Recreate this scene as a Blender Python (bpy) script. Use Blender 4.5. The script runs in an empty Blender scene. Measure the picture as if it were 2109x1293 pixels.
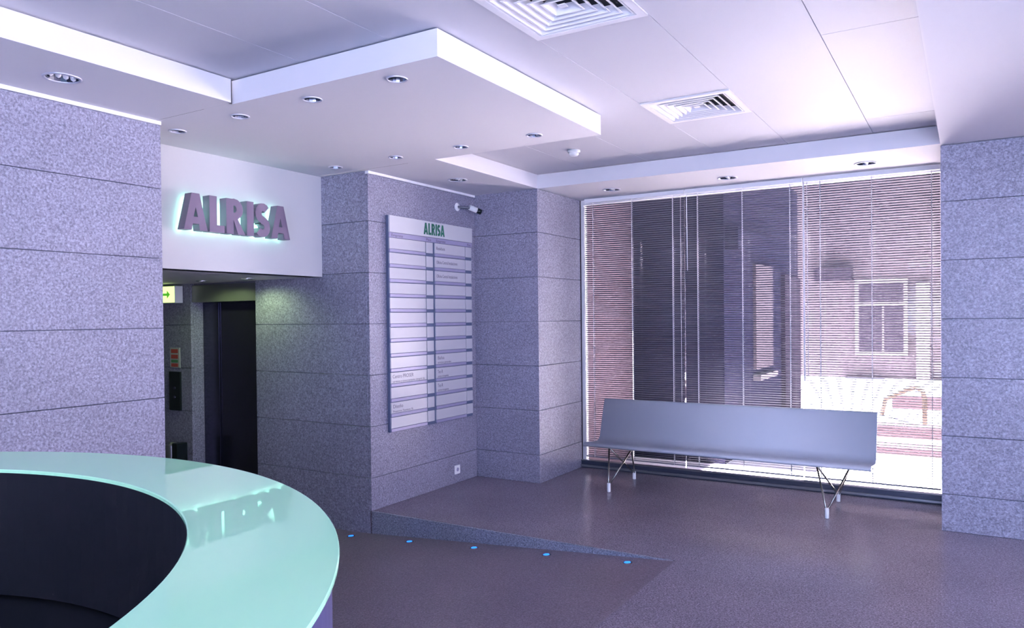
import bpy, bmesh, math, random
from mathutils import Vector, Matrix
random.seed(7)
SC = bpy.context.scene
COL = SC.collection
PI = math.pi

# ------------------------------------------------------------------ camera
F_PX, YAW, PITCH, ROLL, CY_OFF = 1550.87, 0.545603, -0.011488, -0.010301, 23.61
cam_d = bpy.data.cameras.new('camera'); cam = bpy.data.objects.new('camera', cam_d); COL.objects.link(cam)
cam_d.sensor_fit = 'HORIZONTAL'; cam_d.sensor_width = 36.0
cam_d.lens = 36.0 * F_PX / 2109.0
cam_d.shift_y = CY_OFF / 2109.0
cam_d.clip_start = 0.05; cam_d.clip_end = 300
_f = Vector((-math.sin(YAW)*math.cos(PITCH), math.cos(YAW)*math.cos(PITCH), math.sin(PITCH)))
_r = Vector((math.cos(YAW), math.sin(YAW), 0)); _u = _r.cross(_f)
_r2 = _r*math.cos(ROLL)+_u*math.sin(ROLL); _u2 = -_r*math.sin(ROLL)+_u*math.cos(ROLL)
cam.matrix_world = Matrix(((_r2.x,_u2.x,-_f.x,0),(_r2.y,_u2.y,-_f.y,0),(_r2.z,_u2.z,-_f.z,1.6),(0,0,0,1)))
SC.camera = cam

# ------------------------------------------------------------------ world, sun, exposure
w = bpy.data.worlds.new('sky'); SC.world = w; w.use_nodes = True
bg = w.node_tree.nodes['Background']
bg.inputs[0].default_value = (0.50, 0.62, 1.0, 1); bg.inputs[1].default_value = 0.9
sun_d = bpy.data.lights.new('sun', 'SUN'); sun_d.energy = 90.0; sun_d.angle = math.radians(0.6)
sun_d.color = (0.98, 0.87, 0.97)
sun = bpy.data.objects.new('sun', sun_d); COL.objects.link(sun)
EL = math.radians(75)
sun.rotation_euler = Vector((math.cos(EL), 0, -math.sin(EL))).to_track_quat('-Z', 'Y').to_euler()
sun.location = (-6, 9, 9)
# area light added at the unseen right glazing to brighten the lobby
day_d = bpy.data.lights.new('daylight_fill_right', 'AREA'); day_d.shape = 'RECTANGLE'; day_d.size = 7.4; day_d.size_y = 2.6
day_d.energy = 180; day_d.color = (.42, .56, 1.0)
day = bpy.data.objects.new('daylight_fill_right', day_d); COL.objects.link(day)
day.location = (3.12, .9, 1.45); day.rotation_euler = Vector((-1, 0, 0)).to_track_quat('-Z', 'Z').to_euler()
# area light added behind the camera to brighten the faces turned towards it
day2_d = bpy.data.lights.new('daylight_fill_front', 'AREA'); day2_d.shape = 'RECTANGLE'; day2_d.size = 4.2; day2_d.size_y = 2.4
day2_d.energy = 205; day2_d.color = (.42, .58, 1.0)
day2 = bpy.data.objects.new('daylight_fill_front', day2_d); COL.objects.link(day2)
day2.location = (1.0, -3.40, 1.45); day2.rotation_euler = Vector((0, 1, 0)).to_track_quat('-Z', 'Z').to_euler()
vs = SC.view_settings
vs.view_transform = 'Standard'; vs.look = 'None'; vs.gamma = 1.0; vs.use_curve_mapping = False
vs.exposure = 1.03
SC.cycles.sample_clamp_indirect = 0.0; SC.cycles.diffuse_bounces = 5; SC.cycles.use_denoising = True

# ------------------------------------------------------------------ helpers
class MB:
    def __init__(s): s.bm = bmesh.new()
    def box(s, x0, x1, y0, y1, z0, z1, bev=0):
        m = Matrix.Translation(((x0+x1)/2, (y0+y1)/2, (z0+z1)/2)) @ Matrix.Diagonal((abs(x1-x0), abs(y1-y0), abs(z1-z0), 1))
        g = bmesh.ops.create_cube(s.bm, size=1, matrix=m)
        if bev:
            es = list({e for v in g['verts'] for e in v.link_edges})
            bmesh.ops.bevel(s.bm, geom=es, offset=bev, segments=1, affect='EDGES', profile=.5)
        return s
    def prism(s, pts, d, org=(0,0,0), u=(1,0,0), v=(0,1,0)):
        """polygon pts (a,b) in the plane u,v extruded by d along u x v"""
        u = Vector(u); v = Vector(v); n = u.cross(v); o = Vector(org)
        a = [s.bm.verts.new(o+u*p[0]+v*p[1]) for p in pts]
        b = [s.bm.verts.new(o+u*p[0]+v*p[1]+n*d) for p in pts]
        k = len(pts)
        s.bm.faces.new(a[::-1]); s.bm.faces.new(b)
        for i in range(k): s.bm.faces.new((a[i], a[(i+1)%k], b[(i+1)%k], b[i]))
        return s
    def lathe(s, prof, c=(0,0,0), n=24, closed=False, axis='Z', smooth=True):
        rings = []
        for r, z in prof:
            ring = []
            for i in range(n):
                t = 2*PI*i/n
                p = Vector((r*math.cos(t), r*math.sin(t), z))
                if axis == 'X': p = Vector((p.z, p.x, p.y))
                if axis == 'Y': p = Vector((p.y, p.z, p.x))
                ring.append(s.bm.verts.new(Vector(c)+p))
            rings.append(ring)
        m = len(rings)
        for j in range(m if closed else m-1):
            A = rings[j]; B = rings[(j+1)%m]
            for i in range(n):
                f = s.bm.faces.new((A[i], A[(i+1)%n], B[(i+1)%n], B[i])); f.smooth = smooth
        return s
    def tube(s, pts, r, n=10, cap=True):
        pts = [Vector(p) for p in pts]; rings = []
        up = None
        for i, p in enumerate(pts):
            t = (pts[min(i+1, len(pts)-1)]-pts[max(i-1, 0)]).normalized()
            if up is None:
                up = Vector((0,0,1)) if abs(t.z) < .9 else Vector((0,1,0))
            a = t.cross(up).normalized(); b = a.cross(t).normalized(); up = b
            rings.append([s.bm.verts.new(p+(a*math.cos(2*PI*k/n)+b*math.sin(2*PI*k/n))*r) for k in range(n)])
        for A, B in zip(rings, rings[1:]):
            for k in range(n):
                f = s.bm.faces.new((A[k], A[(k+1)%n], B[(k+1)%n], B[k])); f.smooth = True
        if cap: s.bm.faces.new(rings[0][::-1]); s.bm.faces.new(rings[-1])
        return s
    def plate(s, outline, holes, z, flip=True):
        """flat face at height z with round holes (x,y,r)"""
        es = []
        def loop(ps):
            vv = [s.bm.verts.new((p[0], p[1], z)) for p in ps]
            for i in range(len(vv)): es.append(s.bm.edges.new((vv[i], vv[(i+1)%len(vv)])))
        loop(outline)
        for hx, hy, hr in holes: loop([(hx+hr*math.cos(2*PI*i/24), hy+hr*math.sin(2*PI*i/24)) for i in range(24)])
        g = bmesh.ops.triangle_fill(s.bm, use_beauty=True, use_dissolve=False, edges=es, normal=(0,0,-1))
        return s
    def build(s, name, mat, parent=None, bevel=0, recalc=True):
        if recalc: bmesh.ops.recalc_face_normals(s.bm, faces=s.bm.faces)
        me = bpy.data.meshes.new(name); s.bm.to_mesh(me); s.bm.free()
        me.materials.append(mat)
        return link(name, me, parent)
def link(name, me, parent=None):
    o = bpy.data.objects.new(name, me); COL.objects.link(o)
    if parent: o.parent = parent
    return o
def tag(o, label, cat, group=None, kind=None):
    o['label'] = label; o['category'] = cat
    if group: o['group'] = group
    if kind: o['kind'] = kind
    return o
def thing(name, label, cat, loc=(0,0,0), group=None, kind=None):
    o = bpy.data.objects.new(name, None); COL.objects.link(o); o.location = loc; o.empty_display_size = .1
    return tag(o, label, cat, group, kind)
def struct(o, label, cat): return tag(o, label, cat, kind='structure')

# ------------------------------------------------------------------ materials
def newmat(name):
    m = bpy.data.materials.new(name); m.use_nodes = True
    return m, m.node_tree.nodes, m.node_tree.links, m.node_tree.nodes['Principled BSDF']
def plain(name, col, rough=.5, metal=0, spec=.5, coat=0, bump=0, bscale=80, var=0):
    m, N, L, b = newmat(name)
    b.inputs['Base Color'].default_value = (*col, 1); b.inputs['Roughness'].default_value = rough
    b.inputs['Metallic'].default_value = metal; b.inputs['Specular IOR Level'].default_value = spec
    if coat: b.inputs['Coat Weight'].default_value = coat; b.inputs['Coat Roughness'].default_value = .02
    tc = N.new('ShaderNodeTexCoord'); n = N.new('ShaderNodeTexNoise'); n.inputs['Scale'].default_value = bscale
    n.inputs['Detail'].default_value = 3
    L.new(tc.outputs['Object'], n.inputs['Vector'])
    if var:
        mx = N.new('ShaderNodeMix'); mx.data_type = 'RGBA'
        mx.inputs[6].default_value = (*[c*(1-var) for c in col], 1); mx.inputs[7].default_value = (*[min(1, c*(1+var)) for c in col], 1)
        L.new(n.outputs['Fac'], mx.inputs[0]); L.new(mx.outputs[2], b.inputs['Base Color'])
    if bump:
        bp = N.new('ShaderNodeBump'); bp.inputs['Strength'].default_value = bump; bp.inputs['Distance'].default_value = .002
        L.new(n.outputs['Fac'], bp.inputs['Height']); L.new(bp.outputs['Normal'], b.inputs['Normal'])
    return m
def granite(name, dark, mid, light, rough, scale=95, bump=.12, contrast=.12, spec=.5):
    m, N, L, b = newmat(name)
    geo = N.new('ShaderNodeNewGeometry')
    n1 = N.new('ShaderNodeTexNoise'); n1.inputs['Scale'].default_value = scale; n1.inputs['Detail'].default_value = 3; n1.inputs['Roughness'].default_value = .7
    v = N.new('ShaderNodeTexVoronoi'); v.inputs['Scale'].default_value = scale*1.4
    n3 = N.new('ShaderNodeTexNoise'); n3.inputs['Scale'].default_value = 1.6; n3.inputs['Detail'].default_value = 2
    for t in (n1, v, n3): L.new(geo.outputs['Position'], t.inputs['Vector'])
    r = N.new('ShaderNodeValToRGB'); e = r.color_ramp.elements
    e[0].position = .5-contrast*1.2; e[0].color = (*dark, 1); e[1].position = .5+contrast*1.2; e[1].color = (*light, 1)
    k = e.new(.5); k.color = (*mid, 1)
    L.new(n1.outputs['Fac'], r.inputs['Fac'])
    sep = N.new('ShaderNodeSeparateColor'); L.new(v.outputs['Color'], sep.inputs[0])
    mr = N.new('ShaderNodeMapRange'); mr.inputs[3].default_value = .72; mr.inputs[4].default_value = 1.22; L.new(sep.outputs[0], mr.inputs[0])
    mr2 = N.new('ShaderNodeMapRange'); mr2.inputs[1].default_value = .3; mr2.inputs[2].default_value = .7; mr2.inputs[3].default_value = .93; mr2.inputs[4].default_value = 1.07; L.new(n3.outputs['Fac'], mr2.inputs[0])
    mu = N.new('ShaderNodeMath'); mu.operation = 'MULTIPLY'; L.new(mr.outputs[0], mu.inputs[0]); L.new(mr2.outputs[0], mu.inputs[1])
    vm = N.new('ShaderNodeVectorMath'); vm.operation = 'SCALE'; L.new(r.outputs['Color'], vm.inputs[0]); L.new(mu.outputs[0], vm.inputs['Scale'])
    L.new(vm.outputs[0], b.inputs['Base Color'])
    b.inputs['Roughness'].default_value = rough; b.inputs['Specular IOR Level'].default_value = spec
    if bump:
        bp = N.new('ShaderNodeBump'); bp.inputs['Strength'].default_value = bump; bp.inputs['Distance'].default_value = .001
        L.new(n1.outputs['Fac'], bp.inputs['Height']); L.new(bp.outputs['Normal'], b.inputs['Normal'])
    return m
def emit(name, col, s):
    m, N, L, b = newmat(name)
    b.inputs['Base Color'].default_value = (*col, 1)
    b.inputs['Emission Color'].default_value = (*col, 1); b.inputs['Emission Strength'].default_value = s
    return m
def glass(name, tint=(.93,.96,.97), refl=1.0):
    m, N, L, b = newmat(name); N.remove(b)
    tr = N.new('ShaderNodeBsdfTransparent'); tr.inputs[0].default_value = (*tint, 1)
    gl = N.new('ShaderNodeBsdfGlossy'); gl.inputs['Roughness'].default_value = .01
    fr = N.new('ShaderNodeFresnel'); fr.inputs[0].default_value = 1.45
    mx = N.new('ShaderNodeMixShader'); L.new(fr.outputs[0], mx.inputs[0]); L.new(tr.outputs[0], mx.inputs[1]); L.new(gl.outputs[0], mx.inputs[2])
    L.new(mx.outputs[0], N['Material Output'].inputs[0])
    return m
M = {}
M['granite'] = granite('granite_grey', (.175,.172,.225), (.275,.27,.35), (.375,.37,.47), .42, 75, contrast=.14)
M['joint'] = plain('joint_grey', (.30,.295,.37), .9)
M['floor'] = granite('granite_floor', (.14,.118,.145), (.235,.20,.245), (.34,.30,.365), .21, 110, bump=.03, spec=.4)
M['ramp'] = granite('granite_ramp', (.125,.096,.12), (.20,.157,.195), (.29,.236,.285), .28, 110, bump=.03, spec=.35)
M['riser'] = granite('granite_riser', (.13,.14,.19), (.24,.26,.34), (.36,.38,.47), .4, 90)
M['plaster'] = plain('white_plaster', (.71,.70,.73), .75, bump=.03)
M['greywall'] = plain('grey_plaster', (.22,.22,.26), .8)
M['panel'] = plain('ceiling_panel', (.60,.60,.65), .6, bump=.03)
M['signwall'] = plain('sign_white', (.60,.60,.61), .5)
M['dark'] = plain('void_dark', (.03,.03,.035), .9)
M['trim'] = plain('trim_white', (.86,.85,.87), .5)
M['chrome'] = plain('chrome', (.75,.75,.78), .12, 1)
M['reflector'] = plain('reflector_dark', (.16,.17,.21), .18, 1)
M['lampglass'] = plain('lamp_glass', (.85,.82,.84), .08, .2, coat=1)
M['alu'] = plain('bench_alu', (.47,.51,.58), .5, .1)
M['steel'] = plain('steel_brushed', (.10,.095,.15), .2, .9, bump=.05, bscale=200)
M['header'] = plain('header_steel', (.30,.30,.30), .32, .8)
M['rod'] = plain('rod_steel', (.32,.31,.28), .25, 1)
M['whiteplastic'] = plain('white_plastic', (.85,.86,.86), .4)
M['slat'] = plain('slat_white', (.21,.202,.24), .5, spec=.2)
M['ringgrey'] = plain('ring_grey', (.55,.55,.62), .3, .4)
M['cord'] = plain('cord_white', (.85,.83,.85), .7)
M['frame'] = plain('window_frame_dark', (.045,.055,.09), .35, .3)
M['framelight'] = plain('window_rail_grey', (.20,.21,.24), .3, .6)
M['glass'] = glass('pane_glass')
M['mint'] = plain('mint_glass', (.54,1.0,.60), .006, 0, .42)
M['mintedge'] = plain('mint_edge', (.20,.62,.66), .1)
M['deskbody'] = plain('desk_body', (.11,.10,.21), .35)
M['deskblack'] = plain('desk_black', (.012,.011,.016), .5)
M['letter'] = plain('letter_metal', (.22,.17,.25), .4, .3)
M['halo'] = emit('letter_backlight', (.45,1.0,.78), 3)
M['boardwhite'] = plain('board_white', (.60,.60,.62), .35)
M['boardplate'] = plain('board_plate', (.56,.555,.585), .3)
M['boardlilac'] = plain('board_rail', (.36,.34,.50), .35, .2)
M['boarddark'] = plain('board_dark', (.10,.13,.22), .5)
M['greenink'] = plain('ink_green', (.02,.17,.10), .6)
M['greyink'] = plain('ink_grey', (.16,.14,.20), .7)
M['camblack'] = plain('camera_black', (.01,.015,.015), .2)
M['blue'] = emit('led_blue', (.012,.15,1.0), 1.5)
M['spotlit'] = emit('spot_lit', (.95,1.0,.62), 8)
M['exitface'] = emit('exit_face', (.72,1.0,.28), 1.0)
M['exitgreen'] = emit('exit_green', (.06,.32,.02), .6)
M['red'] = plain('notice_red', (.55,.09,.06), .6)
M['noticegreen'] = plain('notice_green', (.10,.30,.12), .6)
M['noticewhite'] = plain('notice_white', (.50,.52,.45), .6)
M['bin'] = plain('bin_steel', (.55,.55,.6), .2, 1)
M['paving'] = plain('paving_pale', (.80,.73,.72), .9, bscale=3, var=.06)
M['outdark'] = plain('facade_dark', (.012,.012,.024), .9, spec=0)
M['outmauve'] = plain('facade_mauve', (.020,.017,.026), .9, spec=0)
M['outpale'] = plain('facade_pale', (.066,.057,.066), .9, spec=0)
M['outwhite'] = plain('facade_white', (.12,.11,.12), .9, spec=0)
M['outcol'] = plain('column_mauve', (.10,.075,.088), .9, spec=0)
M['outpink'] = plain('kerb_pink', (.050,.036,.040), .9, spec=0)
M['rail'] = plain('rail_sand', (.048,.037,.029), .9, spec=0)

# ------------------------------------------------------------------ room dimensions
XL, YC, YP, XP, YW, XR, YR = -4.24, 4.713, 6.28, -3.516, 7.2, -.175, 6.34
ZS, ZC, ZCOR = 2.82, 2.96, 1.96
RX, RS = -1.645, .0715          # ramp head and slope
ZLOW = -.2
YB0, YB1 = -3.5, 7.2
XE = 3.2
JOINTS = [.272, .699, 1.126, 1.553, 1.98, 2.407]
G = .0035
def rz(x): return min(0, max(ZLOW, RS*(x-RX)))

def slabs(parent, axis, pos, face, u0, u1, z0, z1, us=(), th=.03, skip=None):
    """granite courses on a wall plane; axis 'X' : plane x=pos; face = direction of the visible side"""
    ub = [u0]+[u for u in us if u0 < u < u1]+[u1]
    zb = [z0]+[j for j in JOINTS if z0+.02 < j < z1-.02]+[z1]
    for a, b in zip(ub, ub[1:]):
        for c, d in zip(zb, zb[1:]):
            ga = G/2 if a != u0 else 0; gb = G/2 if b != u1 else 0
            gc = G/2 if c != z0 else 0; gd = G/2 if d != z1 else 0
            p0, p1 = (pos-face*th, pos)
            lo, hi = min(p0, p1), max(p0, p1)
            m = MB()
            if axis == 'X': m.box(lo, hi, a+ga, b-gb, c+gc, d-gd, .0015)
            else: m.box(a+ga, b-gb, lo, hi, c+gc, d-gd, .0015)
            m.build('granite_slab', M['granite'], parent)

# ---- floor
XLOW = RX+ZLOW/RS
fl = MB()
def quadprism(m, pts, depth=.25):
    a = [m.bm.verts.new(p) for p in pts]; b = [m.bm.verts.new((p[0], p[1], -.6)) for p in pts]
    k = len(pts); m.bm.faces.new(a); m.bm.faces.new(b[::-1])
    for i in range(k): m.bm.faces.new((a[i], b[i], b[(i+1)%k], a[(i+1)%k]))
YPL = 1.24
fl.box(XL-.2, XE, YC+.02, YW+.15, -.6, 0)
fl.box(RX, XE, YPL, YC+.02, -.6, 0)
fl.box(XL-.2, XE, YB0, YPL, -.6, 0)
floor = fl.build('floor', M['floor']); struct(floor, 'polished brown-grey speckled granite floor of the lobby', 'floor')
m = MB(); quadprism(m, [(XLOW, YPL, ZLOW), (RX, YPL, 0), (RX, YC, 0), (XLOW, YC, ZLOW)])
m.box(-8.2, XLOW, YPL, YC+.3, -.6, ZLOW)
m.build('ramp', M['ramp'], floor)
for a, b in ((XL, -2.23), (-2.23, RX-.01)):
    m = MB(); g = .003
    m.prism([(a+g, rz(a)-.02), (b-g, rz(b)-.02), (b-g, -.001), (a+g, -.001)], .02, (0, YC+.018, 0), (1,0,0), (0,0,1))
    m.build('riser_slab', M['riser'], floor)

# ---- granite walls
b = MB().box(XL-.16, XL-.031, YB0, 2.85, -.2, ZS).build('wall_left', M['joint']); struct(b, 'near grey granite wall left of the lift opening', 'wall')
slabs(b, 'X', XL, 1, YB0, 2.85, 0 if False else -.2, 2.795, (-2.0, -.4, 1.2))
b2 = MB().box(XL-.16, XL-.031, YC+.031, YW, 0, ZS).build('wall_alcove', M['joint']); struct(b2, 'grey granite wall carrying the directory board', 'wall')
slabs(b2, 'X', XL, 1, YC, YP, .001, 2.795)
EX0, EX1, YD, EZ = -6.571, -5.628, 4.85, 1.775
m = MB().box(EX1+.031, XL-.03, YC+.031, YC+.2, ZLOW, ZS)
b3 = m.build('wall_lift', M['joint']); struct(b3, 'shaded blue-grey granite wall right of the lift door', 'wall')
b3l = MB().box(-8.2, EX0-.031, YC+.031, YC+.2, ZLOW, ZS).build('wall_lift_left', M['joint']); struct(b3l, 'shaded granite wall left of the lift door with the call panel', 'wall')
struct(MB().box(EX0-.03, EX1+.03, YD+.1, YD+.15, ZLOW, ZS).build('wall_shaft', M['dark']), 'dark lift shaft behind the lift door', 'wall')
struct(MB().box(EX0-.03, EX1+.03, YC+.06, YD+.1, 1.945, ZS).build('wall_lift_head', M['joint']), 'wall above the lift door', 'wall')
slabs(b3, 'Y', YC, -1, EX1, XL-.0305, ZLOW, ZS)
slabs(b3l, 'Y', YC, -1, -8.2, EX0, ZLOW, ZCOR)
MB().box(EX0-.03, EX0, YC+.031, YD, ZLOW, EZ, .001).build('jamb', M['granite'], b3l)
MB().box(EX1, EX1+.03, YC+.03, YD, ZLOW, EZ, .001).build('jamb', M['granite'], b3)
b4 = MB().box(XL-.03, XP-.031, YP+.031, YW, 0, ZS).build('wall_pillar', M['joint']); struct(b4, 'granite pillar between the directory wall and the window', 'wall')
slabs(b4, 'Y', YP, -1, XL, XP, .001, ZS)
slabs(b4, 'X', XP, 1, YP+.0305, YW, .001, ZS)
b5 = MB().box(XR+.031, 1.57, YR+.031, YW+.1, 0, ZS).build('wall_pier', M['joint']); struct(b5, 'granite pier at the right of the window', 'wall')
slabs(b5, 'Y', YR, -1, XR, 1.6, .001, ZS-.004)
slabs(b5, 'X', XR, -1, YR+.0305, YW+.1, .001, ZS)
b6 = MB().box(-4.9, -4.77, 2.85, YC, ZCOR, ZS+.1, .002).build('wall_sign', M['signwall']); struct(b6, 'white wall panel above the lift lobby opening', 'wall')
# plaster walls outside the view
struct(MB().box(-8.2, XL-.161, 2.7, 2.85, -.6, ZS).build('wall_lobby_near', M['greywall']), 'plain wall of the lift lobby hidden behind the near granite wall', 'wall')
struct(MB().box(-8.4, -8.2, 2.7, 5.0, -.6, ZS).build('wall_lobby_end', M['greywall']), 'end wall of the lift lobby', 'wall')
struct(MB().box(XL-.2, -1.15, YB0-.15, YB0, -.6, 3.2).build('wall_front', M['greywall']), 'plain wall behind the camera, left of the added glazing', 'wall')
g3 = MB().box(-1.15, XE+.1, YB0-.1, YB0, -.1, .1).build('window_3', M['frame']); struct(g3, 'unseen glazing added behind the camera', 'window')  # unseen glazing, added to go with the front fill light
MB().box(-1.15, XE+.1, YB0-.1, YB0, ZS-.02, 3.2).build('head_frame', M['frame'], g3)
for k in range(4):
    x = -1.12+(XE+1.1)*k/3
    MB().box(x-.03, x+.03, YB0-.08, YB0, .1, ZS-.02).build('mullion', M['frame'], g3)
    if k < 3: MB().box(x+.03, x+(XE+1.1)/3-.03, YB0-.05, YB0-.04, .1, ZS-.02).build('pane', M['glass'], g3)
struct(MB().box(1.6, XE+.1, YW, YW+.15, 0, 3.2).build('wall_right_rear', M['plaster']), 'plain wall right of the pier', 'wall')

# ---- thin white trims on wall tops
struct(MB().box(XL-.03, XL+.008, YB0, 2.85, 2.797, ZS-.001).build('trim_1', M['trim']), 'white shadow trim along the top of the near granite wall', 'trim')
struct(MB().box(XL-.03, XL+.008, YC, YP, 2.797, ZS-.001).build('trim_2', M['trim']), 'white shadow trim along the top of the directory wall', 'trim')

# ------------------------------------------------------------------ ceiling
ceil = MB().box(-8.6, XE+.1, YB0, YW+.1, ZC+.03, 3.2).build('ceiling', M['dark']); struct(ceil, 'white panelled ceiling with long joints', 'ceiling')
XS = [-4.22, -3.62, -3.02, -2.42, -1.805, -1.235, -.617, -.02]
DIFF = [(-1.52, 2.96), (-1.52, 4.87)]
for i, (a, c) in enumerate(zip(XS, XS[1:])):
    if i == 4: ys = [(YB0, 2.69), (3.23, 4.60), (5.14, 6.5)]
    elif i == 6: ys = [(YB0, .2), (.2, 2.07), (2.07, 3.95), (3.95, 5.83), (5.83, 6.5)]
    else: ys = [(YB0, 6.5)]
    for y0, y1 in ys:
        MB().box(a+.0015, c-.0015, y0+.0015, y1-.0015, ZC, ZC+.02, .001).build('ceiling_panel', M['panel'], ceil)

# ---- dropped soffits
RD = {}
def soffit(name, label, outline, holes, fascias, z=ZS, ztop=ZC-.008):
    m = MB(); m.plate(outline, holes, z)
    for (x0, y0), (x1, y1) in fascias:
        t = .012
        if x0 == x1: m.box(x0-t, x0, min(y0,y1), max(y0,y1), z+.0008, ztop)
        else: m.box(min(x0,x1), max(x0,x1), y0, y0+t, z+.0008, ztop)
    o = m.build(name, M['plaster'], recalc=False)
    struct(o, label, 'ceiling'); return o
R1, R2 = .056, .088
L_strip = [(-3.879, 2.073)]
L_front = [(-2.493, 3.0), (-3.115, 3.02), (-3.735, 3.035), (-4.36, 3.05)]
L_rear = [(-2.496, 4.425), (-3.105, 4.435), (-3.715, 4.445), (-4.36, 4.47)]
L_alc = [(-3.874, 5.475)]
L_win = [(-2.95, 6.74), (-1.84, 6.755), (-.715, 6.755)]
L_cor = [(-6.037, 4.45), (-5.383, 4.43)]
H = lambda L, r: [(x, y, r*.92) for x, y in L]
soffit('ceiling_soffit_left', 'white dropped soffit along the near granite wall', [(XL-.03, YB0), (-3.545, YB0), (-3.545, 2.8195), (XL-.03, 2.8195)], H(L_strip, R2), [((-3.545, YB0), (-3.545, 2.8195))])
so = soffit('ceiling_soffit_block', 'large white dropped ceiling block with two rows of downlights', [(-4.78, 2.822), (-3.57, 2.822), (-3.57, 2.845), (-2.12, 2.845), (-2.12, 4.672), (-4.78, 4.672)], H(L_front+L_rear, R1), [((-2.12, 2.857), (-2.12, 4.66)), ((-3.57, 2.845), (-2.12, 2.845)), ((-4.78, 4.66), (-2.12, 4.66))])
soffit('ceiling_soffit_alcove', 'white dropped soffit over the directory wall', [(-4.78, 4.676), (-3.516, 4.676), (-3.516, YP+.03), (-4.78, YP+.03)], H(L_alc, R2), [((-3.516, 4.676), (-3.516, 6.29))])
soffit('ceiling_soffit_window', 'white dropped soffit above the window blinds', [(-3.516, 6.29), (XR, 6.29), (XR, YW+.1), (-3.516, YW+.1)], H(L_win, R2), [((-3.516, 6.29), (XR, 6.29))])
soffit('ceiling_soffit_right', 'plain white lowered ceiling at the right', [(XR, YB0), (XE, YB0), (XE, YW), (XR, YW)], [], [((XR+.012, YB0), (XR+.012, YW))], ztop=ZC+.05)
soffit('ceiling_lobby', 'low white ceiling of the lift lobby', [(-8.2, 2.85), (-4.77, 2.85), (-4.77, YC+.05), (-8.2, YC+.05)], H(L_cor, .05), [], z=ZCOR)

# ---- downlights
def downlight(x, y, z, R, label, group, lit=False, bulbs=1):
    t = thing('downlight', label, 'downlight', (x, y, z), group)
    MB().lathe([(R, 0), (R, -.004), (R*.97, -.006), (R*.86, -.006), (R*.84, -.003), (R*.84, .01), (R, .01)], n=28).build('trim_ring', M['ringgrey'] if not lit else M['chrome'], t)
    MB().lathe([(R*.84, .0), (R*.72, .03), (R*.5, .055), (R*.2, .066), (.001, .067)], n=16, smooth=False).build('reflector', M['reflector'], t)
    bm_ = M['spotlit'] if lit else M['lampglass']
    if bulbs == 1:
        MB().lathe([(.001, .008 if lit else .016), (R*.25, .012 if lit else .02), (R*.4, .028), (R*.36, .045), (R*.15, .06)], n=16).build('lamp', bm_, t)
    else:
        for k in range(bulbs):
            cx = (k-(bulbs-1)/2)*R*.42
            MB().lathe([(.001, -.006), (R*.13, 0), (R*.19, .016), (R*.15, .035), (R*.06, .06)], (0, cx, 0), n=12).build('lamp', bm_, t)
    return t
downlight(*L_strip[0], ZS, R2, 'round recessed downlight in the soffit along the near left granite wall', 'wide soffit downlights', bulbs=4)
nm = ['nearest the free corner of the ceiling block', 'second from the free corner of the ceiling block', 'third from the free corner of the ceiling block', 'closest to the white sign wall']
for i, p in enumerate(L_front): downlight(*p, ZS, R1, 'small recessed downlight, front row, ' + nm[i], 'downlights of the ceiling block')
for i, p in enumerate(L_rear): downlight(*p, ZS, R1, 'small recessed downlight, rear row, ' + nm[i], 'downlights of the ceiling block')
downlight(*L_alc[0], ZS, R2, 'recessed downlight in the soffit above the directory board', 'wide soffit downlights', bulbs=4)
for p, s in zip(L_win, ('leftmost, beside the pillar', 'middle of three', 'rightmost, near the pier')): downlight(*p, ZS, R2, 'recessed downlight above the window blinds, ' + s, 'wide soffit downlights', bulbs=4)
for p, s in zip(L_cor, ('farther, toward the exit sign', 'nearer, above the lit granite')):
    t = downlight(*p, ZCOR, .055, 'lit yellow-green downlight in the lift lobby ceiling, ' + s, 'lobby downlights', lit=True)
    ld = bpy.data.lights.new('downlight_beam', 'SPOT'); ld.energy = 5; ld.color = (.70, 1.0, .42); ld.spot_size = math.radians(165); ld.spot_blend = .6; ld.shadow_soft_size = .03
    lo = bpy.data.objects.new('downlight_beam', ld); COL.objects.link(lo); lo.location = (p[0], p[1], ZCOR-.012)
    lo.parent = None

# ---- air diffusers
def diffuser(x, y, label):
    t = thing('air_diffuser', label, 'air vent', (x, y, ZC), 'square ceiling air diffusers')
    S = .285
    m = MB()
    def ring(m, s0, z0, s1, z1, th=.002):
        for sgn in (0, 1):
            pass
        c0 = [(-s0,-s0),(s0,-s0),(s0,s0),(-s0,s0)]; c1 = [(-s1,-s1),(s1,-s1),(s1,s1),(-s1,s1)]
        A = [m.bm.verts.new((a, b, z0)) for a, b in c0]; B = [m.bm.verts.new((a, b, z1)) for a, b in c1]
        C_ = [m.bm.verts.new((a, b, z0+th)) for a, b in c0]; D = [m.bm.verts.new((a, b, z1+th)) for a, b in c1]
        for i in range(4):
            j = (i+1) % 4
            m.bm.faces.new((A[i], A[j], B[j], B[i])); m.bm.faces.new((D[i], D[j], C_[j], C_[i]))
            m.bm.faces.new((A[j], A[i], C_[i], C_[j])); m.bm.faces.new((B[i], B[j], D[j], D[i]))
    ring(m, S, -.008, S-.038, -.008, .01); ring(m, S, -.008, S-.001, .0, .002)
    m.build('frame', M['trim'], t)
    for k in range(5):
        m = MB(); so_ = S-.052-k*.042
        ring(m, so_, -.005, so_-.028, .040, .0025); ring(m, so_+.009, -.006, so_+.0002, -.006, .002); m.build('louvre', M['trim'], t)
    MB().box(-.018, .018, -.018, .018, .0, .004).build('centre_cap', M['trim'], t)
    m = MB(); m.prism([(-S+.01,-S+.01),(S-.01,-S+.01),(S-.01,S-.01),(-S+.01,S-.01)], .002, (0,0,.052)); m.build('plenum', M['dark'], t)
diffuser(*DIFF[0], 'square slatted air diffuser at the top edge, beside the ceiling block corner')
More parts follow.
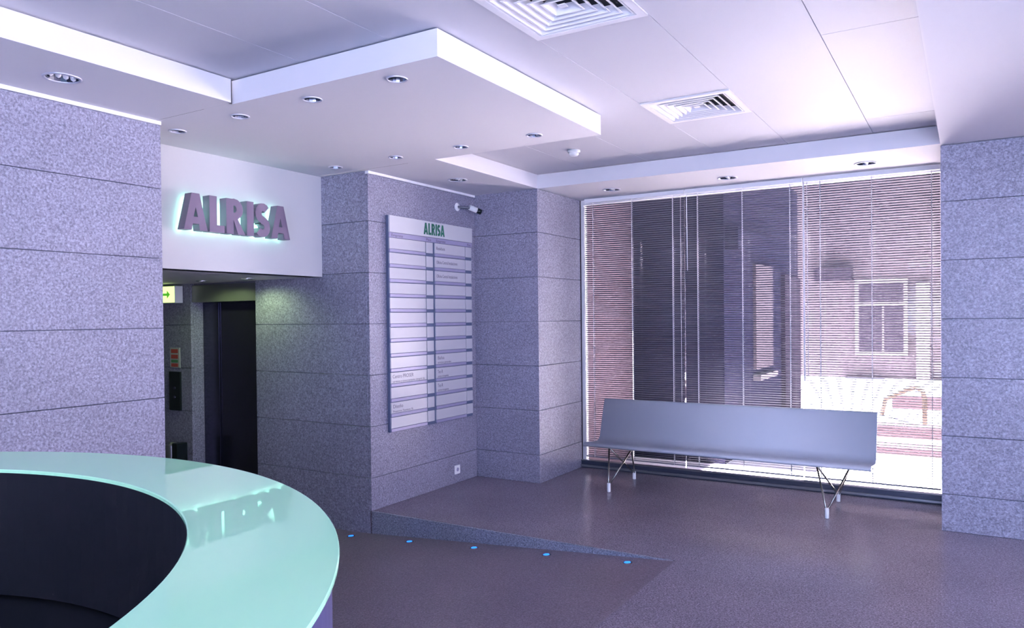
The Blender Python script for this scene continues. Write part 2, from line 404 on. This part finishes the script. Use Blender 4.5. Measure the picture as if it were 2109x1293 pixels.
diffuser(*DIFF[1], 'square slatted air diffuser nearer the window')
t = thing('smoke_detector', 'small white smoke detector on the ceiling near the window soffit', 'smoke detector', (-2.77, 5.57, ZC))
MB().lathe([(.001, 0), (.052, 0), (.052, -.012), (.046, -.02)], n=24).build('base', M['whiteplastic'], t)
MB().lathe([(.040, -.018), (.040, -.034), (.030, -.045), (.001, -.048)], n=24).build('chamber', M['whiteplastic'], t)

# ------------------------------------------------------------------ ALRISA sign
def letter_pieces(ch):
    W = .25
    if ch == 'A':
        return [[(.155,.62),(.595,.62),(.50,1),(.25,1)], [(.09,.36),(.305,.36),(.375,.62),(.155,.62)], [(.445,.36),(.66,.36),(.595,.62),(.375,.62)], [(.0425,.17),(.7075,.17),(.66,.36),(.09,.36)], [(0,0),(.245,0),(.275,.17),(.0425,.17)], [(.505,0),(.75,0),(.7075,.17),(.475,.17)]], .75
    if ch == 'L': return [[(0,0),(W,0),(W,1),(0,1)], [(W,0),(.50,0),(.50,.2),(W,.2)]], .50
    if ch == 'I': return [[(0,0),(W,0),(W,1),(0,1)]], W
    if ch == 'R':
        P = [[(0,0),(W,0),(W,1),(0,1)]]
        n = 8
        for i in range(n):
            a0 = PI/2-PI*i/n; a1 = PI/2-PI*(i+1)/n
            c = (.28, .71); ro = (.31, .30); ri = (.08, .10)
            P.append([(c[0]+ri[0]*math.cos(a0), c[1]+ri[1]*math.sin(a0)), (c[0]+ri[0]*math.cos(a1), c[1]+ri[1]*math.sin(a1)), (c[0]+ro[0]*math.cos(a1), c[1]+ro[1]*math.sin(a1)), (c[0]+ro[0]*math.cos(a0), c[1]+ro[1]*math.sin(a0))])
        P += [[(W,.81),(.28,.81),(.28,1.01),(W,1.01)], [(W,.41),(.28,.41),(.28,.61),(W,.61)], [(.25,.41),(.40,.44),(.66,0),(.41,0)]]
        return P, .66
    if ch == 'S':
        c = []
        for i in range(11): a = math.radians(35+235*i/10); c.append((.28+.17*math.cos(a), .70+.19*math.sin(a)))
        for i in range(11): a = math.radians(90-235*i/10); c.append((.26+.18*math.cos(a), .30+.19*math.sin(a)))
        P = []; w_ = .115; off = []
        for i, p in enumerate(c):
            q0 = c[max(0,i-1)]; q1 = c[min(len(c)-1,i+1)]
            d = Vector((q1[0]-q0[0], q1[1]-q0[1])).normalized(); nrm = Vector((-d.y, d.x))*w_
            off.append(((p[0]+nrm.x, p[1]+nrm.y), (p[0]-nrm.x, p[1]-nrm.y)))
        for i in range(len(off)-1): P.append([off[i][1], off[i+1][1], off[i+1][0], off[i][0]])
        return P, .52
def word(txt, height, total):
    x = 0; out = []; gap = .07
    ws = [letter_pieces(c) for c in txt]
    wid = sum(w_ for _, w_ in ws)+gap*(len(txt)-1)
    k = total/wid
    for (P, w_) in ws:
        out.append(([[(x*k+p[0]*k, p[1]*height) for p in q] for q in P])); x += w_+gap
    return out
XSIGN = -4.77
sg = thing('wall_sign_lettering', 'raised mauve metal lettering with pale green back glow on the white wall panel', 'sign', (XSIGN, 3.3, 2.235))
for pieces in word('ALRISA', .26, .955):
    m = MB()
    for q in pieces: m.prism(q, .075, (.035, 0, 0), (0,1,0), (0,0,1))
    lt = m.build('letter', M['letter'], sg)
    m = MB()
    for q in pieces:
        cx = sum(p[0] for p in q)/len(q); cz = sum(p[1] for p in q)/len(q)
        m.prism([(cx+(p[0]-cx)*.8, cz+(p[1]-cz)*.8) for p in q], .006, (.027, 0, 0), (0,1,0), (0,0,1))
    m.build('backlight', M['halo'], lt)

# ------------------------------------------------------------------ directory board
def text_mesh(body, size, name='text'):
    c = bpy.data.curves.new(name, 'FONT'); c.body = body; c.size = size; c.extrude = .0004
    o = bpy.data.objects.new(name, c); COL.objects.link(o)
    me = bpy.data.meshes.new_from_object(o.evaluated_get(bpy.context.evaluated_depsgraph_get()))
    bpy.data.objects.remove(o); bpy.data.curves.remove(c)
    return me
def put_text(body, size, y, z, mat, parent, x, width=None):
    me = text_mesh(body, size); me.materials.append(mat)
    o = link('lettering', me, parent)
    sx = 1
    if width:
        ws = max(v.co.x for v in me.vertices)-min(v.co.x for v in me.vertices); sx = width/ws
    o.matrix_local = Matrix(((0,0,1,x),(sx,0,0,y),(0,1,0,z),(0,0,0,1)))
    return o
BY0, BY1, BZ0, BZ1 = 4.925, 6.168, .625, 2.475
bd = thing('directory_board', 'tall white and lilac directory board with green heading on the granite wall', 'sign board', (XL, BY0, BZ0))
bw = BY1-BY0; bh = BZ1-BZ0
MB().box(.004, .03, 0, bw, 0, bh, .001).build('backing', M['boarddark'], bd)
hd = MB().box(.03, .045, .004, bw, bh-.142, bh, .001).build('header_plate', M['boardwhite'], bd)
m = MB()
for pieces in word('ALRISA', .105, .315):
    for q in pieces: m.prism(q, .0015, (.045, .47, bh-.122), (0,1,0), (0,0,1))
m.build('header_lettering', M['greenink'], hd)
MB().box(.03, .040, .004, bw, bh-.186, bh-.145, .001).build('heading_rail', M['boardlilac'], bd)
for s, y, wd in (('Empresa', .03, .15), ('Piso', .51, .07), ('Empresa', .66, .14), ('Piso', 1.16, .06)):
    put_text(s, .034, y, bh-.178, M['greyink'], bd, .0405, wd)
NR = 13; rh = (bh-.188)/NR
cols = [(.004, .498, .512, .612), (.640, 1.122, 1.134, 1.236)]
texts = {(1,0): ('Residuos', .13, None), (1,1): ('Oficina Central Instalaciones', .33, None), (1,2): ('Oficina Central Instalaciones', .33, None),
         (1,8): ('Balsa', .10, 'servicios generales'), (0,9): ('Centro PROSER', .28, 'servicios y asesoramiento integral de'), (1,9): ('Tec-R', .08, 'servicios de ingenieria'), (1,10): ('Tec-R', .08, 'servicios de ingenieria'), (0,11): ('Diseño', .13, 'Proyectos Tecnicos, SL')}
for r in range(NR):
    zt = bh-.188-r*rh
    for ci, (a, b_, c, d) in enumerate(cols):
        p = MB().box(.03, .041, a, b_, zt-rh*.74, zt-.002, .001).build('name_plate', M['boardplate'], bd)
        MB().box(.03, .044, a, b_, zt-rh+.004, zt-rh*.76, .002).build('plate_rail', M['boardlilac'], bd)
        MB().box(.03, .038, c, d, zt-rh*.78, zt-.002, .001).build('number_plate', M['boardplate'], bd)
        if (ci, r) in texts:
            s, wd, sub = texts[(ci, r)]
            if sub:
                put_text(s, .045, a+.02, zt-.052, M['greyink'], p, .0413, wd); put_text(sub, .026, a+.02, zt-.088, M['greyink'], p, .0413, min(.44, wd*2.1))
            else: put_text(s, .042, a+.02, zt-.062, M['greyink'], p, .0413, wd)

# ------------------------------------------------------------------ camera on the wall, socket
t = thing('security_camera', 'small white security camera with black lens on bracket above the directory board', 'security camera', (XL, 5.98, 2.67))
MB().lathe([(.001, .012), (.035, .012), (.04, .004), (.04, 0)], n=20, axis='X').build('mount_plate', M['whiteplastic'], t)
MB().tube([(.01, 0, 0), (.05, .02, -.005), (.09, .07, -.01), (.10, .10, -.012)], .011).build('arm', M['framelight'], t)
dirv = Vector((.45, .70, -.28)).normalized()
p0 = Vector((.085, .085, .0)); 
MB().tube([p0, p0+dirv*.085], .026, 16).build('body', M['whiteplastic'], t)
MB().tube([p0+dirv*.083, p0+dirv*.13], .026, 16).build('lens_hood', M['camblack'], t)
t = thing('wall_socket', 'white square wall socket low on granite below the directory board', 'socket', (XL, 5.93, .13))
MB().box(0, .010, -.042, .042, -.042, .042, .003).build('face_plate', M['whiteplastic'], t)
MB().lathe([(.001, .0115), (.018, .0115), (.019, .010)], n=20, axis='X').build('outlet', M['boardlilac'], t)

# ------------------------------------------------------------------ lift, call panel, notice, exit sign, bin
lf = thing('lift_door', 'dark brushed steel lift door recessed in the shaded granite wall', 'lift door', (EX0, YD, ZLOW))
wd = EX1-EX0; hh = EZ-ZLOW
MB().box(.002, .239, .0, .03, .0, hh, .002).build('door_leaf', M['steel'], lf)
MB().box(.245, wd-.002, .015, .045, .0, hh, .002).build('door_leaf', M['steel'], lf)
MB().box(0, wd, -.125, .09, hh, 1.94-ZLOW, .002).build('header', M['header'], lf)
t = thing('call_panel', 'narrow black lift call panel on the granite left of the lift', 'call panel', (-6.82, YC, .89))
MB().box(-.09, .09, -.02, 0, -.195, .195, .004).build('plate', M['camblack'], t)
for dz in (.03, -.06):
    MB().lathe([(.001, -.026), (.016, -.026), (.018, -.02)], (0, 0, dz), n=16, axis='Y').build('button', M['steel'], t)
t = thing('notice', 'red and green safety notice above the lift call panel', 'notice', (-6.825, YC, 1.225))
MB().box(-.078, .078, -.006, 0, -.1, .1).build('sheet', M['noticewhite'], t)
for z0, z1, k in ((.045, .085, 'red'), (-.01, .03, 'red'), (-.05, -.022, 'noticegreen'), (-.092, -.058, 'red')):
    MB().box(-.06, .05, -.0075, -.006, z0, z1).build('printed_band', M[k], t)
ex = thing('exit_sign', 'lit green and white emergency exit sign at the lobby ceiling', 'exit sign', (-6.88, YC-.01, 1.855))
MB().box(-.22, .205, -.09, 0, -.085, .085, .004).build('housing', M['whiteplastic'], ex)
fc = MB().box(-.214, .199, -.094, -.09, -.078, .078).build('face', M['exitface'], ex)
m = MB(); o_ = (-.02, -.094, 0)
def sq(m, pts): m.prism(pts, .0015, (0, -.094, 0), (1,0,0), (0,0,1))
for q in ([(-.10,-.05),(.05,-.05),(.05,.055),(-.10,.055)],): pass
m = MB()
sq(m, [(.02,-.012),(.085,-.012),(.085,-.04),(.135,.0),(.085,.04),(.085,.012),(.02,.012)])        # arrow
m.build('arrow', M['exitgreen'], fc)
m = MB()
sq(m, [(-.055+.014*math.cos(2*PI*i/12), .045+.014*math.sin(2*PI*i/12)) for i in range(12)])
sq(m, [(-.075,.03),(-.045,.028),(-.05,-.012),(-.08,-.008)]); sq(m, [(-.05,.028),(-.015,.012),(-.02,.002),(-.05,.012)]); sq(m, [(-.078,.028),(-.11,.008),(-.102,-.002),(-.075,.014)])
sq(m, [(-.066,-.01),(-.05,-.012),(-.03,-.04),(-.042,-.06),(-.05,-.058),(-.046,-.042)]); sq(m, [(-.08,-.008),(-.064,-.01),(-.085,-.04),(-.12,-.05),(-.122,-.04),(-.094,-.032)])
m.build('running_figure', M['exitgreen'], fc)
t = thing('litter_bin', 'slim steel litter bin with dark side standing by the lift', 'bin', (-6.70, 4.60, ZLOW))
MB().lathe([(.001, 0), (.085, 0), (.085, .57), (.078, .585), (.07, .585), (.07, .54), (.001, .54)], (-.045, 0, 0), n=28).build('drum', M['bin'], t)
MB().box(.042, .125, -.06, .06, 0, .60, .006).build('ash_box', M['camblack'], t)

# ------------------------------------------------------------------ blue ramp lights
for i, x in enumerate((-4.36, -3.745, -3.135, -2.525, -1.92)):
    t = thing('floor_light', 'small blue floor light beside the step, ' + ['nearest the reception desk', 'second from the reception desk', 'middle of the row of five', 'fourth from the reception desk', 'at the far right end of the row'][i], 'floor light', (x, 4.59, rz(x)), 'blue floor lights along the step')
    t.rotation_euler = (0, -math.atan(RS), 0)
    MB().lathe([(.032, 0), (.031, .003), (.024, .004), (.022, .002)], n=20).build('bezel', M['rod'], t)
    MB().lathe([(.023, .002), (.02, .005), (.001, .006)], n=20).build('lens', M['blue'], t)

# ------------------------------------------------------------------ window and blinds
WX0, WX1 = XP, XR
win = MB().box(WX0, WX1, YW-.02, YW+.08, 0, .075, .003).build('window_1', M['frame']); struct(win, 'tall window behind white venetian blinds', 'window')
MB().box(WX0, WX1, YW-.035, YW-.02, .012, .034, .002).build('sill_rail', M['framelight'], win)
MB().box(WX0, WX1, YW-.028, YW-.0, .075, .084, .002).build('track_strip', M['framelight'], win)
MB().box(WX0, WX1, YW+.02, YW+.08, ZS-.05, ZS).build('head_frame', M['trim'], win)
MB().box(WX0+.001, WX0+.03, YW+.02, YW+.098, .075, ZS-.05).build('side_frame', M['trim'], win)
for x0, x1 in ((WX1-.012, WX1),):
    MB().box(x0, x1, YW+.03, YW+.08, .075, ZS-.05).build('side_frame', M['frame'], win)
MB().box(-1.28, -1.13, YW-.045, YW-.028, .086, .10, .003).build('latch', M['framelight'], win)
PW = (WX1-WX0)/3
for k in range(3):
    MB().box(WX0+k*PW+.004, WX0+(k+1)*PW-.004, YW+.05, YW+.056, .085, ZS-.05).build('pane', M['glass'], win)
YBL = YW-.07
PITCH_S = .0212
edges_b = [(-3.425, -2.362), (-2.352, -1.277), (-1.267, -.200)]
cords_b = [(-3.33, -2.90, -2.475), (-2.228, -1.804, -1.380), (-1.125, -.711, -.262)]
slat_me = {}
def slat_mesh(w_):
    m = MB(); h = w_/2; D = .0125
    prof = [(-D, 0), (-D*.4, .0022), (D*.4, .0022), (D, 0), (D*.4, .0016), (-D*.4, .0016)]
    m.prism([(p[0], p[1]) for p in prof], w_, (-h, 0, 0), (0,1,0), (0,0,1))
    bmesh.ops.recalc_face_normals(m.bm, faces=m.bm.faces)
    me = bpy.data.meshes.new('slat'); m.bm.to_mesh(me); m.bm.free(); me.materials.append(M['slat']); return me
bl_lab = ['white venetian blind at the left, next to the granite pillar', 'white venetian blind in the middle of the three', 'white venetian blind at the right, next to the pier']
Z0B, Z1B = .135, 2.775
for bi, (a, b_) in enumerate(edges_b):
    cx = (a+b_)/2
    bl = thing('venetian_blind', bl_lab[bi], 'blind', (cx, YBL, Z0B), 'venetian blinds of the tall window')
    wsl = b_-a
    me = slat_mesh(wsl)
    n = int((Z1B-Z0B-.03)/PITCH_S)
    for k in range(n):
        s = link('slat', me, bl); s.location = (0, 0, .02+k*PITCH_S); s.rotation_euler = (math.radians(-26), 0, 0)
    MB().box(-wsl/2, wsl/2, -.014, .014, Z1B-Z0B, Z1B-Z0B+.04, .002).build('headrail', M['trim'], bl)
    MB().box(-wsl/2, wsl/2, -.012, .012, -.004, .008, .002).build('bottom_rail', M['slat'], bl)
    for c in cords_b[bi]:
        m = MB()
        for dy in (-.0135, .0135): m.tube([(c-cx, dy, 0), (c-cx, dy, Z1B-Z0B)], .0022 if dy > 0 else .0030, 6)
        m.build('ladder_cord', M['cord'], bl)
    if bi == 1:
        MB().tube([(-2.33-cx+.0, -.022, Z1B-Z0B), (-2.325-cx, -.024, 2.03-Z0B)], .004, 8).build('tilt_wand', M['cord'], bl)
    if bi == 2:
        MB().tube([(-1.262-cx, -.024, Z1B-Z0B), (-1.256-cx, -.028, 1.0-Z0B)], .0085, 10).build('tilt_wand', M['cord'], bl)
        MB().tube([(-1.232-cx, -.022, Z1B-Z0B), (-1.226-cx, -.024, 1.05-Z0B)], .003, 6).build('lift_cord', M['cord'], bl)
    if bi == 0:
        MB().tube([(-2.39-cx, -.022, Z1B-Z0B), (-2.39-cx, -.024, .3-Z0B)], .002, 6).build('lift_cord', M['cord'], bl)

# ------------------------------------------------------------------ bench
BX0, BX1 = -3.06, -.64
bn = thing('bench', 'long pale aluminium bench with one-piece seat and back on thin rod legs', 'bench', (0, 6.3, 0))
def shell(path, th):
    up = []; dn = []
    for i, p in enumerate(path):
        q0 = path[max(0,i-1)]; q1 = path[min(len(path)-1,i+1)]
        d = Vector((q1[0]-q0[0], q1[1]-q0[1])).normalized(); nn = Vector((-d.y, d.x))*th/2
        up.append((p[0]+nn.x, p[1]+nn.y)); dn.append((p[0]-nn.x, p[1]-nn.y))
    return up+dn[::-1]
def extr(path, x0, x1, th, name, mat, par):
    P = shell(path, th); k = len(path)
    m = MB()
    A = [m.bm.verts.new((x0, p[0], p[1])) for p in P]; B = [m.bm.verts.new((x1, p[0], p[1])) for p in P]
    n = len(P)
    for i in range(n):
        f = m.bm.faces.new((A[i], A[(i+1)%n], B[(i+1)%n], B[i])); f.smooth = (i != k-1 and i != n-1)
    for i in range(k-1):
        m.bm.faces.new((A[i], A[n-1-i], A[n-2-i], A[i+1])); m.bm.faces.new((B[i], B[i+1], B[n-2-i], B[n-1-i]))
    return m.build(name, mat, par)
seat = [(.0,.395), (-.006,.408), (.004,.420), (.03,.424), (.10,.416), (.20,.404), (.28,.397)]
arc = []
for i in range(9):
    a = math.radians(-90+ (70)*i/8); arc.append((.29+.085*math.cos(a), .482+.085*math.sin(a)))
back = arc+[(.455-.04,.60), (.47-.02,.70), (.488-.008,.775), (.496-.008,.788)]
extr(seat+[arc[0]], BX0, BX1, .012, 'seat', M['alu'], bn)
extr(back, BX0, BX1, .012, 'backrest', M['alu'], bn)
MB().box(BX0+.12, BX1-.12, .225, .275, .362, .392, .004).build('support_beam', M['rod'], bn)
for fx, ma, mb in ((-2.806, -2.915, -2.69), (-.955, -1.07, -.825)):
    m = MB()
    lg = MB().box(ma-.02, mb+.02, .235, .265, .350, .364, .002).build('leg_bracket', M['rod'], bn)
    for fy in (-.01, .60):
        for mx in (ma, mb):
            MB().tube([(mx, .25, .355), (fx+(.004 if mx == mb else -.004), fy, .06)], .0075, 10).build('leg_rod', M['rod'], bn)
        MB().lathe([(.001, 0), (.014, 0), (.016, .004), (.016, .074), (.012, .08), (.001, .08)], (fx, fy, 0), n=16).build('foot', M['whiteplastic'], bn)

# ------------------------------------------------------------------ reception desk
DC = (-1.668, .025, 0)
dk = thing('reception_desk', 'round reception desk with pale mint glass counter ring and black inside', 'reception desk', DC)
RO, RI, HC = 1.175, .941, 1.245
MB().lathe([(RI, HC-.008), (RO-.002, HC-.008), (RO, HC-.006), (RO, HC-.002), (RO-.002, HC), (RI+.002, HC), (RI, HC-.002), (RI, HC-.006)], n=200, closed=True, smooth=False).build('counter_top', M['mint'], dk)
MB().lathe([(RO-.045, 0), (RO-.012, 0), (RO-.012, HC-.009), (RO-.045, HC-.009)], n=160, closed=True, smooth=False).build('outer_panel', M['deskbody'], dk)
MB().lathe([(RI+.004, .94), (RI+.03, .94), (RI+.03, HC-.009), (RI+.004, HC-.009)], n=128, closed=True, smooth=False).build('inner_panel', M['deskblack'], dk)
MB().lathe([(.42, .895), (RO-.046, .895), (RO-.046, .93), (.42, .93)], n=96, closed=True, smooth=False).build('worktop', M['deskblack'], dk)
MB().lathe([(.70, .0), (.73, .0), (.73, .89), (.70, .89)], n=96, closed=True, smooth=False).build('knee_panel', M['deskblack'], dk)

# ------------------------------------------------------------------ glazed right side (daylight)
g2 = MB().box(XE-.02, XE+.1, YB0, YW, 0, .1).build('window_2', M['frame']); struct(g2, 'glazed side of the lobby to the right', 'window')
MB().box(XE-.02, XE+.1, YB0, YW, ZS-.02, 3.2).build('head_frame', M['frame'], g2)
for k in range(8):
    y = YB0+(YW-YB0)*k/7
    MB().box(XE-.02, XE+.08, y-.03, y+.03, .1, ZS-.02).build('mullion', M['frame'], g2)
    if k < 7: MB().box(XE+.03, XE+.04, y+.03, y+(YW-YB0)/7-.03, .1, ZS-.02).build('pane', M['glass'], g2)

# ------------------------------------------------------------------ outside
struct(MB().box(-60, 60, YW+.1, 80, -.4, -.12).box(XE+.1, 60, -40, YW+.1, -.4, -.12).box(-60, XE+.1, -40, YB0-.15, -.4, -.12).build('floor_outside', M['paving']), 'sunlit pale paving outside the window', 'paving')
struct(MB().box(XE+.1, 14, -12, YW+3, 3.05, 3.25).box(-16, XE+.1, -12, YB0-.15, 3.05, 3.25).build('ceiling_sun_blocker', M['plaster']), 'unseen slab added outside the lobby to keep sun off the ground', 'sun blocker')  # unseen slab added to shade the ground beyond the lobby sides
struct(MB().box(XL-.2, XP-.004, YW+.10, 8.64, -.12, 3.6).build('wall_wing', M['outcol']), 'outer wing wall running on from the pillar beyond the window', 'wall')
struct(MB().box(15, 16, -20, 14, -.12, 9).build('wall_blocker_right', M['greywall']), 'unseen wall added to block bounced light on the glazed right side', 'wall')  # unseen wall added to stop light bouncing in off distant paving
struct(MB().box(-20, 16, -16, -15, -.12, 9).build('wall_blocker_front', M['greywall']), 'unseen wall added to block bounced light on the front side', 'wall')  # second added light blocker, out of view behind the camera
nb = thing('dark_building', 'dark shaded building seen through the left blinds', 'building', (-2.8, 10, -.12))
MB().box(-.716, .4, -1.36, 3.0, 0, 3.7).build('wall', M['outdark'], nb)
MB().box(.40, .44, -.0, .98, 1.0, 2.38).build('lit_opening_panel', M['outpale'], nb)  # pale colour stands in for a lit opening in the side wall
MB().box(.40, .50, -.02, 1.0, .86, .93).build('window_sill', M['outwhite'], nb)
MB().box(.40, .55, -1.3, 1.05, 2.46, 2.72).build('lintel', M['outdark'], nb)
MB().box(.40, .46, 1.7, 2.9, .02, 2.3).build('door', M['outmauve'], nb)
fb = thing('pale_building', 'pale building across the paving seen through the right blind', 'building', (0, 22, -.12))
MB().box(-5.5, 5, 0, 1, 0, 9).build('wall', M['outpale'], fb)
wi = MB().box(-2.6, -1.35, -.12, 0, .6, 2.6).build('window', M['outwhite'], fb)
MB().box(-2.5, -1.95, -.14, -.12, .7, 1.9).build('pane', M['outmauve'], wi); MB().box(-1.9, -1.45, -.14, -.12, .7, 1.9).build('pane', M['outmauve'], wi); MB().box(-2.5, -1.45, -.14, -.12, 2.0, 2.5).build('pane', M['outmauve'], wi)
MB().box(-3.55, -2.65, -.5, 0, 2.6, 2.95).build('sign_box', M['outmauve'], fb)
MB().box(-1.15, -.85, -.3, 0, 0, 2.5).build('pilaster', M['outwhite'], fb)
t = thing('handrail', 'bent sand-coloured handrail on the sunlit paving', 'handrail', (-.56, 12.6, -.12))
MB().tube([(0,0,0), (0,0,.45), (-.03,.05,.56), (-.12,.15,.60), (-.22,.3,.56), (-.62,1.2,.30), (-.70,1.4,.0)], .035, 10).build('bent_tube', M['rail'], t)
for i, (y, x0, x1, h) in enumerate(((10.2, -1.4, 1.5, .10), (11.6, -1.4, 1.5, .16), (15.2, -1.2, 2.5, .22))):
    tag(MB().box(x0, x1, y, y+.35, -.12, -.12+h, .01).build('kerb', M['outpink']), 'low pinkish kerb on the sunlit paving, ' + ['nearest the window', 'middle one', 'farthest one'][i], 'kerb', 'outdoor kerbs')
